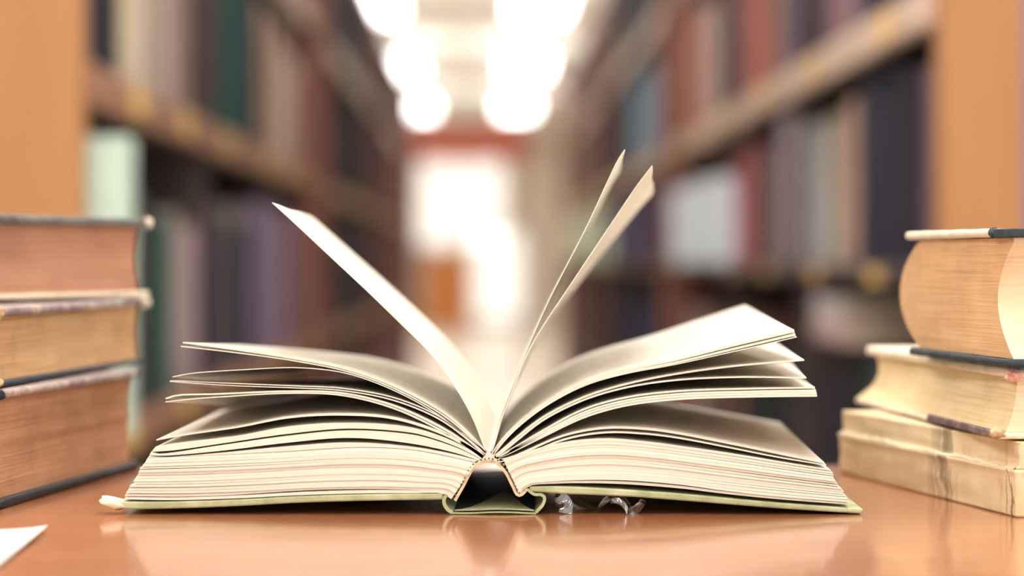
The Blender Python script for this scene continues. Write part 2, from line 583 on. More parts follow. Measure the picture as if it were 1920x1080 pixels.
def book_mesh(wd, ht, dp):
    """closed hardback standing upright: spine faces -x, thickness along y, rounded back, page block recessed"""
    r = wd / 2
    prof = [(dp, -r), (0.006, -r)] + [(0.006 - 0.006 * math.sin(a), -r * math.cos(a)) for a in (0.5, 1.1, math.pi / 2, math.pi - 1.1, math.pi - 0.5)] + [(0.006, r), (dp, r)]
    tb = 0.003
    inner = [(dp, r - tb), (0.008, r - tb), (0.008, -r + tb), (dp, -r + tb)]
    loop = prof + inner
    n = len(loop)
    v = [(x, y, 0) for x, y in loop] + [(x, y, ht) for x, y in loop]
    f, mi = [], []
    for i in range(n):
        j = (i + 1) % n
        f.append((i, j, n + j, n + i))
        mi.append(0)
    # cap faces: split the C shape in three strips
    m = len(prof)
    for o, fl in ((0, True), (n, False)):
        for q in ((0, 1, m + 2, m + 3), tuple(range(1, m - 1)) + (m + 1, m + 2), (m - 2, m - 1, m, m + 1)):
            q = tuple(o + a for a in q)
            f.append(q[::-1] if fl else q)
            mi.append(0)
    b = len(v)
    v += boxv(0.008, dp - 0.004, -r + tb, r - tb, 0.003, ht - 0.004)
    for q in BOXF:
        f.append(tuple(b + a for a in q))
        mi.append(1)
    return v, f, mi


def build_shelf_books():
    rnd = random.Random(11)
    books = []
    for (s, i), bands in BANDS.items():
        z = SHELF[s][i] + 0.0005
        zt = (SHELF[s][i + 1] - 0.045) if i < 4 else TOPZ[s] - 0.005
        room = zt - z
        y, num = Y0 + 0.036, 0
        yend = Y0 + NBAY * BAY - 0.04
        while y < yend:
            kb = int((y - Y0) / BAY)
            fr = (y - Y0) - kb * BAY
            lo = (0.044 if kb % 3 == 0 and kb else 0.034) if fr < 0.045 else 0
            if lo and fr < lo:
                y = Y0 + kb * BAY + lo
            px = VX + FX[s] * FPX / y
            band = bands[-1]
            for b in bands:
                if (s < 0 and px < b[0]) or (s > 0 and px > b[0]):
                    band = b
                    break
            wd = rnd.uniform(0.038, 0.068) if y < 7 else rnd.uniform(0.05, 0.08)
            nb = Y0 + (kb + 1) * BAY
            if y + wd > nb - 0.002 - (0.032 if kb == NBAY - 1 else 0):
                y = nb + 0.001
                continue
            num += 1
            ht = min(room - 0.006, max(0.16, room * band[3] * rnd.uniform(0.9, 1.05)))
            dark = sum(band[1]) < 215
            jit = rnd.uniform(0.7, 1.0) if dark else rnd.uniform(0.9, 1.3)
            col = tuple(max(8, min(250, c * jit + rnd.uniform(-10, 10))) for c in band[1])
            if rnd.random() < 0.10:
                col = rnd.choice([(70, 60, 66), (150, 110, 96), (206, 184, 160), (60, 66, 84)])
                word = {70: 'dark grey', 150: 'light brown', 206: 'buff', 60: 'slate'}[col[0]]
            else:
                word = band[2]
            col = (col[0] * 0.93, col[1] * 0.98, min(250, col[2] * (0.96 if dark else 1.05)))
            rec = rnd.uniform(-0.012, 0.04)
            if (s, i) == (-1, 2) and num == 1:
                col, word, rec, wd, ht = (190, 214, 200), 'pale mint', -0.054, 0.055, 0.30
            if (s, i) == (1, 2) and word in ('white', 'off-white', 'pale yellow'):
                rec = rnd.uniform(-0.05, -0.025)
            yc = y + wd / 2
            # projected size, to choose which stay individuals
            sc = FPX / yc
            zt_px = VY - (z + ht - EYE) * sc
            zb_px = VY - (z - EYE) * sc
            vis = max(0, min(zb_px, 860) - max(zt_px, 0))
            wid = abs(FX[s]) * FPX * (1 / y - 1 / (y + wd)) + 0.03 * sc
            books.append(dict(s=s, i=i, y=yc, wd=wd - 0.001, ht=ht, rec=rec, col=col, word=word, num=num, z=z, size=vis * wid,
                              dp=rnd.uniform(0.15, 0.19)))
            y += wd + 0.0008
            if rnd.random() < 0.03:
                y += rnd.uniform(0.02, 0.06)
    books.sort(key=lambda b: -b['size'])
    near = [b for b in books[:295] if b['size'] > 0]
    rest = books[len(near):]
    for b in near:
        v, f, mi = book_mesh(b['wd'], b['ht'], b['dp'])
        o = mesh_obj('shelved_book', v, f, ['book_cloth', 'book_pages'], None, mi)
        o.location = (FX[b['s']] + b['s'] * (0.012 + b['rec']), b['y'], b['z'])
        o.rotation_euler = (0, 0, 0 if b['s'] > 0 else math.pi)
        o.color = lin(b['col'])
        tag(o, '%s book, %s from the near end of the %s shelf, %s bookcases' % (b['word'], ordinal(b['num']), SHN[b['i']], SIDE[b['s']]),
            'book', 'books on the bookcase shelves')
    top = max(b['z'] + b['ht'] for b in books if b['s'] == 1 and b['i'] == 1 and 2.95 < b['y'] < 3.55)
    for k, (yy, ln, th, c, wrd) in enumerate(((3.24, 0.27, 0.032, (214, 186, 184), 'pale pink'), (3.25, 0.24, 0.028, (222, 214, 214), 'whitish'))):
        v, f, mi = book_mesh(th, ln, 0.17)
        v = [(p[0], p[2] - ln / 2, th / 2 - p[1]) for p in v]
        o = mesh_obj('shelved_book', v, f, ['book_cloth', 'book_pages'], None, mi)
        o.location = (FX[1] + 0.006, yy, top + 0.001 + k * 0.0328)
        o.color = lin(c)
        tag(o, '%s book lying flat on the row of navy books, low shelf, right bookcases' % wrd, 'book', 'books on the bookcase shelves')
    V, F, M, C = [], [], [], []
    for b in rest:
        v, f, mi = book_mesh(b['wd'], b['ht'], b['dp'])
        o = len(V)
        x0 = FX[b['s']] + b['s'] * (0.012 + b['rec'])
        for p in v:
            V.append((x0 + b['s'] * p[0], b['y'] + b['s'] * p[1], b['z'] + p[2]))
        F += [tuple(o + a for a in q) for q in f]
        M += mi
        c = lin(b['col'])
        C += [c] * len(v)
    o = mesh_obj('distant_shelved_books', V, F, ['book_cloth_mass', 'book_pages'], None, M)
    at = o.data.color_attributes.new('tint', 'FLOAT_COLOR', 'POINT')
    at.data.foreach_set('color', [c for q in C for c in q])
    tag(o, 'rows of blurred books on the farther shelves along the aisle', 'books', None, 'stuff')


# ------------------------------------------------------------------ table
def build_table():
    t = tag(empty('reading_table', (0, 0.80, 0)), 'varnished orange-brown wooden table carrying the open book and both stacks', 'table')
    box('tabletop', (-0.85, 0.85, -0.45, 0.445, TAB - 0.032, TAB), 'table_wood', t, 0.004, 3)
    for x in (-0.78, 0.78):
        for y in (-0.38, 0.375):
            box('leg', (x - .03, x + .03, y - .03, y + .03, 0, TAB - 0.0325), 'table_wood', t, 0.004)
    for y in (-0.38, 0.375):
        box('apron', (-0.7495, 0.7495, y - .01, y + .01, TAB - 0.11, TAB - 0.0325), 'table_wood', t, 0.002)
    for x in (-0.78, 0.78):
        box('apron', (x - .01, x + .01, -0.3495, 0.3445, TAB - 0.11, TAB - 0.0325), 'table_wood', t, 0.002)


# ------------------------------------------------------------------ open book
DEPTH = 0.2
SHEAR = 0.028
BK = None


def slab(name, top, bot, parent, corner=None, mats=('paper', 'page_edge'), n=40, m=6, y0=1.0, depth=DEPTH, pw=1.3, dy=0.0, bev=0.0, tip=None, wave=0.0):
    """solid between two curves traced in the front plane of the book (pixels, from spine to tip), run back along the spine.
    corner: pixel where the far tip corner is seen"""
    def world(c):
        if isinstance(c[0], Vector):
            return spline(c, n)
        return spline([P(a, b, 1.0) for a, b in c], n)
    T, B = world(top), world(bot)
    off = Vector((0, 0, 0))
    if corner:
        base = T[-1] + Vector((SHEAR * depth, depth, 0))
        off = P(corner[0], corner[1], y0 + depth) - base
    org = parent.matrix_basis.translation
    vs_, s = [], []
    ph = random.uniform(0, 6)
    for j in range(m + 1):
        t = j / m
        for cur in (T, B):
            for i in range(n):
                q = i / (n - 1)
                p = cur[i] + Vector((SHEAR * depth * t, y0 - 1.0 + depth * t + dy, 0)) + off * (t * q ** pw)
                if wave:
                    p.z += wave * q * math.sin(ph + 5 * t + 3 * q) * min(1, 4 * t)
                if tip and i > n - 4:
                    p += (T[-1] - T[-3]).normalized() * tip * math.sin(t * 9 + i) * (i - n + 4) / 3 * (1 if 0 < j < m else 0.2)
                vs_.append(p - org)
    L = [0.0]
    for i in range(1, n):
        L.append(L[-1] + (T[i] - T[i - 1]).length)

    def id(j, w_, i):
        return (j * 2 + w_) * n + i
    F, U, MI = [], [], []
    up = (T[n // 2] - B[n // 2]).length
    for j in range(m):
        ya, yb = depth * j / m, depth * (j + 1) / m
        for i in range(n - 1):
            F.append((id(j, 0, i), id(j, 0, i + 1), id(j + 1, 0, i + 1), id(j + 1, 0, i)))
            U.append(((L[i], ya), (L[i + 1], ya), (L[i + 1], yb), (L[i], yb)))
            F.append((id(j, 1, i + 1), id(j, 1, i), id(j + 1, 1, i), id(j + 1, 1, i + 1)))
            U.append(((L[i + 1], ya), (L[i], ya), (L[i], yb), (L[i + 1], yb)))
            MI += [0, 0]
        for i in (0, n - 1):
            q = (id(j, 0, i), id(j, 1, i), id(j + 1, 1, i), id(j + 1, 0, i))
            h = (T[i] - B[i]).length
            F.append(q)
            U.append(((ya, h), (ya, 0), (yb, 0), (yb, h)))
            MI.append(1)
    for j in (0, m):
        for i in range(n - 1):
            F.append((id(j, 0, i), id(j, 1, i), id(j, 1, i + 1), id(j, 0, i + 1)))
            ha, hb = (T[i] - B[i]).length, (T[i + 1] - B[i + 1]).length
            z0 = ph * 0.01
            U.append(((L[i], z0 + ha), (L[i], z0), (L[i + 1], z0), (L[i + 1], z0 + hb)))
            MI.append(1)
    o = mesh_obj(name, vs_, F, list(mats), parent, MI, U, False)
    fix_normals(o)
    me = o.data
    me.polygons.foreach_set('use_smooth', [p.material_index == 0 for p in me.polygons])
    me.set_sharp_from_angle(angle=math.radians(40))
    if bev:
        bevel(o, bev)
    return o


def leaf(name, top, parent, th=1.6, th0=None, **kw):
    """single leaf or thin bundle: bottom curve is the top curve lowered along its normal"""
    pts = spline([P(a, b, 1.0) for a, b in top], 30)
    th0 = th if th0 is None else th0
    bot = []
    for i, p in enumerate(pts):
        d = (pts[min(i + 1, 29)] - pts[max(i - 1, 0)]).normalized()
        nrm = Vector((-d.z, 0, d.x))
        if nrm.z > 0:
            nrm = -nrm
        q = i / 29
        bot.append(p + nrm * ((th0 * (1 - q) + th * q) / FPX))
    return slab(name, pts, bot, parent, mats=('paper_leaf', 'page_edge'), **kw)


def shift(c, dx, dy):
    return [(a + dx, b + dy) for a, b in c]


def build_open_book():
    global BK
    t = tag(empty('open_book', (0.003, 1.0, TAB)), 'old hardback lying open with fanned cream pages and pale green cover, centre of the table', 'book')
    BK = t
    bpy.context.view_layer.update()
    gm = ('green_cloth', 'green_cloth')
    # boards
    slab('cover', [(831, 925), (700, 926), (560, 930), (450, 936), (330, 940), (250, 940.5), (221, 940)],
         [(831, 937), (700, 939), (560, 943), (450, 949), (350, 953), (250, 955), (220, 954)], t, mats=gm, bev=0.0007)
    slab('cover', [(992, 912), (1056, 912), (1172, 918), (1280, 926), (1454, 942), (1591, 952), (1619, 954)],
         [(994, 922), (1056, 926), (1172, 931), (1280, 939), (1454, 953), (1591, 962), (1617, 963.5)], t, mats=gm, bev=0.0007)
    c = P(212, 942.5, 1.004) - t.location
    o = blob('worn_corner', (0, 0, 0), (0.0054, 0.0060, 0.0027), 'board_ivory', t, 41)
    o.location = c
    o.rotation_euler = (0, 0.25, 0)
    # joints and spine strip of the case
    def ribbon(name, line, th, mats, **kw):
        pts = spline([P(a, b, 1.0) for a, b in line], 30)
        A, B = [], []
        for i, p in enumerate(pts):
            d = (pts[min(i + 1, 29)] - pts[max(i - 1, 0)]).normalized()
            nn = Vector((-d.z, 0, d.x)) * (th / 2 / FPX)
            A.append(p + nn)
            B.append(p - nn)
        return slab(name, A, B, t, mats=mats, n=30, **kw)
    ribbon('cover_joint', [(838, 927), (833, 935), (833, 945), (839, 955), (848, 961.3)], 6.5, gm)
    ribbon('cover_joint', [(988, 917), (1002, 927), (1015, 928), (1021, 934), (1018, 946), (1005, 961)], 5.5, gm)
    ribbon('spine_strip', [(848, 962.3), (887, 962), (920, 960.5), (953, 960.5), (987, 962), (1005, 962.8)], 3.2, gm)
    ribbon('spine_shade_liner', [(852, 959.2), (887, 958.9), (920, 957.4), (953, 957.4), (987, 958.9), (1001, 959.7)], 1.6, ('liner_shade', 'liner_shade'), y0=1.003, depth=0.196)  # dark sheet standing for the shade inside the spine
    # hill-shaped cloth flap standing for the pool of light inside the spine
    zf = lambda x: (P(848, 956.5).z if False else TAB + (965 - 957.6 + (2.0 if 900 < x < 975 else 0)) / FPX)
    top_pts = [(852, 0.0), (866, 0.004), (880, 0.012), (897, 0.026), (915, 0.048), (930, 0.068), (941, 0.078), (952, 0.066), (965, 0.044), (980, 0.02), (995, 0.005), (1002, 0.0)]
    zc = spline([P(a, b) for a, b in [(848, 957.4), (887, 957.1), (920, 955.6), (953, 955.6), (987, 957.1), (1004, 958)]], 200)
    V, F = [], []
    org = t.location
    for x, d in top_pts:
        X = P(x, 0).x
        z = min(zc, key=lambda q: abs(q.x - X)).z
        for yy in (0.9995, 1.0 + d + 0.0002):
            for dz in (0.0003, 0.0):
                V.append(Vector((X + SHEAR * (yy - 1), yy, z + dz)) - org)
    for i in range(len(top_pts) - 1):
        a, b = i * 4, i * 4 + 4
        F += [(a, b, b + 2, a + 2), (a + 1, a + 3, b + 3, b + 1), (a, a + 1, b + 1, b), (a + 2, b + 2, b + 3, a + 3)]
    mesh_obj('light_pool_flap', V, F, 'green_cloth', t)
    # lining glued along the folds, and the stitches
    edge = [(853, 939), (859, 928), (870, 909), (878, 893), (888, 877), (899, 869), (916, 865), (927, 866), (938, 874), (950, 889), (957, 903), (963, 915), (971, 929), (979, 927), (988, 917)]
    ribbon('spine_lining', edge, 5.5, ('spine_lining', 'spine_lining'), dy=-0.0002)
    pts = spline([P(a, b) for a, b in edge[:13]], 27)
    bm = bmesh.new()
    for i, p in enumerate(pts):
        q = p + Vector((0, -0.0004, 0.0010 + 0.0002 * random.random()))
        if i < 12:
            q.x -= 0.0006
        elif i > 15:
            q.x += 0.0006
        bmesh.ops.create_icosphere(bm, subdivisions=1, radius=0.00042, matrix=Matrix.Translation(q - org))
    me = bpy.data.meshes.new('stitching')
    bm.to_mesh(me)
    bm.free()
    me.materials.append(MATS['thread'])
    tag(link(bpy.data.objects.new('stitching', me), t), kind='stuff')
    slab('page_gutter', [(892, 866), (904, 858), (917, 846), (931, 857), (946, 863)], [(892, 870), (900, 867.5), (916, 864), (928, 865.5), (946, 872)], t, n=20)

    # ---- main blocks, section by section
    def block(top, bot, K, jit):
        n = 44
        T = spline([P(a, b) for a, b in top], n)
        B = spline([P(a, b) for a, b in bot], n)
        tips = [random.uniform(-jit, jit) for _ in range(K)]
        wob = [random.uniform(-0.14, 0.14) if 0 < k < K else 0 for k in range(K + 1)]
        for k in range(K):
            a, b = (k + wob[k]) / K, (k + 1 + wob[k + 1]) / K
            up = [T[i].lerp(B[i], a) for i in range(n)]
            lo = [T[i].lerp(B[i], b) for i in range(n)]
            gap = random.uniform(0.6, 2.2)
            for i in range(n):
                q = i / (n - 1)
                lo[i] = lo[i].lerp(up[i], gap * 0.15 * q ** 1.6)
            if k == K - 2:
                for i in range(n):
                    q = i / (n - 1)
                    lo[i].z += 2.2 / FPX * math.sin(math.pi * min(1, max(0, (q - .08) / .62)))
            e = (up[-1] - up[-2]).normalized()
            for L_ in (up, lo):
                for i in range(n - 3, n):
                    L_[i] = L_[i] + e * tips[k] / FPX * (i - n + 4) / 3
            slab('page_section', up, lo, t, n=n, m=2, dy=random.uniform(-0.0008, 0.0003))
    block([(893, 868), (840, 856), (773, 844), (673, 839.5), (540, 847), (413, 853), (320, 857), (276, 859)],
          [(846, 936), (832, 926), (770, 925), (700, 925), (560, 929), (450, 935), (330, 939), (231, 938)], 14, 3.2)
    block([(944, 863), (954, 858), (997, 844), (1056, 829), (1133, 822), (1211, 828), (1280, 837), (1377, 851), (1493, 870), (1558, 880)],
          [(974, 928), (980, 920), (993, 911), (1040, 907), (1094, 906), (1172, 908), (1280, 916.5), (1357, 926), (1454, 936), (1592, 947)], 14, 3.2)
    # ---- sections standing off the left block
    slab('page_section', [(898, 864), (857, 853), (773, 838), (657, 830), (540, 837), (413, 849), (307, 857), (279, 855.5)],
         [(894, 867.5), (840, 855), (773, 843), (673, 838.5), (540, 846), (413, 852.5), (320, 856.5), (277, 858.5)], t)
    slab('page_section', [(902, 861), (857, 840), (807, 823), (773, 815), (657, 807), (540, 817), (413, 835), (290, 851), (283, 847.5)],
         [(898, 863.5), (857, 850), (773, 832), (657, 821), (540, 830), (413, 845.5), (307, 854.5), (280, 854)], t)
    slab('page_section', [(906, 857), (890, 848), (840, 823), (773, 802), (657, 793), (540, 800), (447, 817), (323, 832), (291, 838)],
         [(902, 860.5), (857, 838), (807, 820), (773, 811.5), (657, 803.5), (540, 813.5), (413, 832), (320, 845), (284, 847)], t)
    leaf('page', [(908, 855), (898, 847), (840, 814), (740, 782), (640, 775), (540, 781), (447, 799), (347, 814), (293, 824)], t, 2.0, 6.0, corner=(413, 770), pw=1.6)
    # R
    leaf('page', [(910, 853), (893, 842), (840, 806), (740, 759), (640, 735), (540, 732), (413, 737), (322, 741), (310, 746)], t, 2.8, 4.5, corner=(432, 745), pw=1.0)
    leaf('page', [(909, 855), (893, 846), (840, 812), (740, 764.5), (640, 739.5), (540, 736), (413, 743), (350, 748), (310, 752.5)], t, 1.6, 4.0, corner=(428, 757), pw=0.7)
    # S
    leaf('page', [(911, 852), (890, 834), (873, 819), (823, 784), (740, 750), (640, 731), (557, 726.5), (430, 722), (318, 714.5)], t, 1.3, 3.0, corner=(428, 725), pw=0.9)
    leaf('page', [(911, 850), (890, 831), (873, 815), (823, 779), (740, 745), (640, 727), (557, 723), (447, 718.5), (319, 713)], t, 1.2, 2.6, corner=(430, 716), pw=0.9)
    leaf('page', [(912, 848), (900, 838), (840, 789), (773, 748), (700, 715), (640, 697), (557, 688.5), (463, 692), (357, 699.5), (323, 706)], t, 1.4, 2.0, corner=(436, 712), pw=0.7)
    # T
    leaf('page', [(913, 846), (905, 838), (888, 819), (840, 777), (773, 738), (707, 709), (640, 688), (540, 669), (440, 654), (343, 641)], t, 2.6, 4.0, corner=(449, 647), pw=1.0)
    leaf('page', [(912, 848), (904, 841), (887, 823), (840, 783), (773, 743.5), (707, 713.5), (640, 692.5), (540, 673.5), (440, 660), (339, 648.5)], t, 1.8, 3.0, corner=(447, 652), pw=1.0)
    # U, the leaf standing up to the left
    leaf('page', [(915, 848), (910, 838), (890, 787), (857, 727), (807, 660), (760, 613), (693, 548), (620, 480), (548, 413), (511, 379.5)], t, 1.8, 3.0, corner=(584, 406), pw=0.8, tip=0.0006)
    # V, two leaves standing up to the right
    leaf('page', [(919, 848), (923, 838), (936, 786), (957, 731), (988, 653), (1003, 618), (1032, 555), (1097, 429), (1160, 296), (1171, 280)], t, 1.6, 2.4, corner=(1160, 322), pw=0.9, tip=0.0004)
    leaf('page', [(920, 849), (925, 836), (938, 789), (960, 732), (988, 662), (1016, 613), (1065, 539), (1130, 442), (1194, 347), (1222, 310)], t, 1.6, 2.4, corner=(1224, 362), pw=1.2, tip=0.0006)
    # W, broad right-hand page with two leaves under it
    W = [(922, 850), (933, 832), (958, 804), (1017, 757), (1094, 715), (1172, 692), (1260, 674), (1375, 645), (1489, 618)]
    leaf('page', W, t, 5.0, 3.0, corner=(1397, 572), pw=1.5)
    leaf('page', [(922.5, 852), (934, 835), (959, 807), (1018, 760), (1095, 718.5), (1173, 696), (1262, 679), (1377, 652), (1491, 625)], t, 4.2, 2.8, corner=(1401, 584), pw=1.5)
    leaf('page', [(923, 854), (935, 838), (960, 810), (1019, 763), (1096, 722), (1174, 699.5), (1263, 683), (1379, 657.5), (1494, 631)], t, 1.6, 2.2, corner=(1405, 594), pw=1.5)
    # X
    leaf('page', [(925, 855), (940, 843), (965, 821), (1017, 781), (1094, 743), (1172, 719), (1260, 701), (1377, 685), (1508, 674)], t, 2.6, 4.0, corner=(1451, 640), pw=1.4)
    leaf('page', [(926, 857), (942, 845), (967, 825), (1019, 785), (1096, 747.5), (1174, 725), (1260, 712), (1377, 706), (1512, 707.5)], t, 2.2, 4.0, corner=(1482, 679), pw=1.6)
    X3 = [(930, 858), (950, 846), (980, 828), (1017, 806), (1094, 766), (1172, 744), (1270, 732), (1416, 727), (1528, 725.5)]
    for k, (dy, dx) in enumerate(((0, 0), (5, 2), (9.5, 3), (14, 4))):
        leaf('page', [(a + dx * i / 8, b + dy * min(1, i / 4)) for i, (a, b) in enumerate(X3)], t, 4.3 if k else 3.2, 3.6, corner=(1499 + 2 * k, 708 + dy * 0.8), pw=1.6)
    # Y
    Yc = [(936, 861), (958, 856), (978, 848), (1056, 815), (1133, 801), (1211, 803), (1270, 811), (1377, 832), (1454, 848), (1546, 867)]
    leaf('page', Yc, t, 2.4, 4.0, corner=(1462, 792), pw=1.4)
    leaf('page', [(a, b + 6 + 3 * (1 - abs(i - 5) / 5)) for i, (a, b) in enumerate(Yc)][:-1] + [(1549, 871)], t, 2.0, 4.0, corner=(1466, 797), pw=1.4)


# ------------------------------------------------------------------ stacked books
def frame(name, near, far, z0, rev, label):
    """Empty whose local x runs along the visible face, y into the book.  rev: x runs from far to near"""
    a, b = (far, near) if rev else (near, far)
    ang = math.atan2(b[1] - a[1], b[0] - a[0])
    t = tag(empty(name, (a[0], a[1], z0), ang), label, 'book', 'books in the two stacks')
    return t, math.hypot(b[0] - a[0], b[1] - a[1])


def board_mesh(name, L, W, z0, z1, mats, parent, warp=0.0, u0=0.0, v0=0.0, seed=0):
    """cover board with slightly worn, uneven outline; warp lifts the visible edge"""
    n, m = 26, 8
    th = z1 - z0
    V, F = [], []
    for k in range(2):
        for j in range(m + 1):
            for i in range(n + 1):
                u = u0 + (L - u0) * i / n
                v = v0 + (W - v0) * j / m
                if j == 0:
                    v += 0.0008 * noise.noise(Vector((u * 90, seed, 1)))
                if i in (0, n):
                    u += 0.0008 * noise.noise(Vector((v * 90, seed, 5)))
                z = (z0 if k == 0 else z1) + warp * ((i / n - 0.5) ** 2 * 4) * (1 - j / m) + 0.0003 * noise.noise(Vector((u * 60, v * 60, seed + k)))
                V.append((u, v, z))
    st = (n + 1) * (m + 1)

    def id(k, j, i):
        return k * st + j * (n + 1) + i
    for j in range(m):
        for i in range(n):
            F.append((id(1, j, i), id(1, j, i + 1), id(1, j + 1, i + 1), id(1, j + 1, i)))
            F.append((id(0, j, i), id(0, j + 1, i), id(0, j + 1, i + 1), id(0, j, i + 1)))
    for i in range(n):
        F.append((id(0, 0, i), id(0, 0, i + 1), id(1, 0, i + 1), id(1, 0, i)))
        F.append((id(0, m, i + 1), id(0, m, i), id(1, m, i), id(1, m, i + 1)))
    for j in range(m):
        F.append((id(0, j + 1, 0), id(0, j, 0), id(1, j, 0), id(1, j + 1, 0)))
        F.append((id(0, j, n), id(0, j + 1, n), id(1, j + 1, n), id(1, j, n)))
    o = mesh_obj(name, V, F, mats, parent, None, None, True)
    o.data.set_sharp_from_angle(angle=math.radians(40))
    bevel(o, min(th * 0.42, 0.0016), 3)
    return o


def block_mesh(name, L0, L1, v0, v1, z0, z1, mat, parent, near_end=None, far_end=None, side=None, n=24, m=4, q=20, end_mat=None):
    """text block: near_end / far_end (t)->du shapes the ends at u=L0 / u=L1, side (t, s)->dv shapes the visible face (t up, s along)"""
    V, F = [], []
    ring, mi = [], []
    for k in range(q + 1):
        t = k / q
        z = z0 + (z1 - z0) * t
        a = L0 + (near_end(t) if near_end else 0)
        b = L1 + (far_end(t) if far_end else 0)
        loop = []
        for i in range(n + 1):
            s = i / n
            loop.append((a + (b - a) * s, v0 + (side(t, s) if side else 0), z))
        for j in range(1, m + 1):
            loop.append((b, v0 + (side(t, 1) if side else 0) * (1 - j / m) + (v1 - v0) * j / m, z))
        for i in range(n - 1, -1, -1):
            loop.append((a + (b - a) * i / n, v1, z))
        for j in range(m - 1, 0, -1):
            loop.append((a, v0 + (side(t, 0) if side else 0) * (1 - j / m) + (v1 - v0) * j / m, z))
        ring.append(len(loop))
        V += loop
    r = ring[0]
    for k in range(q):
        for i in range(r):
            j = (i + 1) % r
            F.append((k * r + i, k * r + j, (k + 1) * r + j, (k + 1) * r + i))
            mi.append(1 if end_mat and n <= i < n + m else 0)
    F.append(tuple(range(r))[::-1])
    F.append(tuple(q * r + i for i in range(r)))
    o = mesh_obj(name, V, F, [mat, end_mat] if end_mat else mat, parent, mi + [0, 0], None, True)
    o.data.set_sharp_from_angle(angle=math.radians(45))
    return o


def spine_mesh(name, u0, u1, v, z0, z1, mat, parent, bulge=0.008, th=0.002):
    n = 10
    V, F = [], []
    for u in (u0, u1):
        for o in (0, th):
            for i in range(n + 1):
                a = math.pi * i / n
                V.append((u, v + (bulge + o) * math.sin(a), (z0 + z1) / 2 - ((z1 - z0) / 2) * math.cos(a)))
    k = n + 1
    for i in range(n):
        F += [(i, i + 1, 2 * k + i + 1, 2 * k + i), (k + i, 3 * k + i, 3 * k + i + 1, k + i + 1),
              (i, k + i, k + i + 1, i + 1), (2 * k + i, 2 * k + i + 1, 3 * k + i + 1, 3 * k + i)]
    return fix_normals(mesh_obj(name, V, F, mat, parent))


def blob(name, loc, r, mat, parent, seed=0):
    """frayed cover corner: small irregular knob"""
    bm = bmesh.new()
    bmesh.ops.create_icosphere(bm, subdivisions=3, radius=1)
    for v in bm.verts:
        d = 1 + 0.35 * noise.noise(v.co * 1.7 + Vector((seed, 0, 0)))
        v.co = Vector((v.co.x * r[0], v.co.y * r[1], v.co.z * r[2])) * d + Vector(loc)
    me = bpy.data.meshes.new(name)
    bm.to_mesh(me)
    bm.free()
    me.materials.append(MATS[mat])
    me.polygons.foreach_set('use_smooth', [True] * len(me.polygons))
    return link(bpy.data.objects.new(name, me), parent)


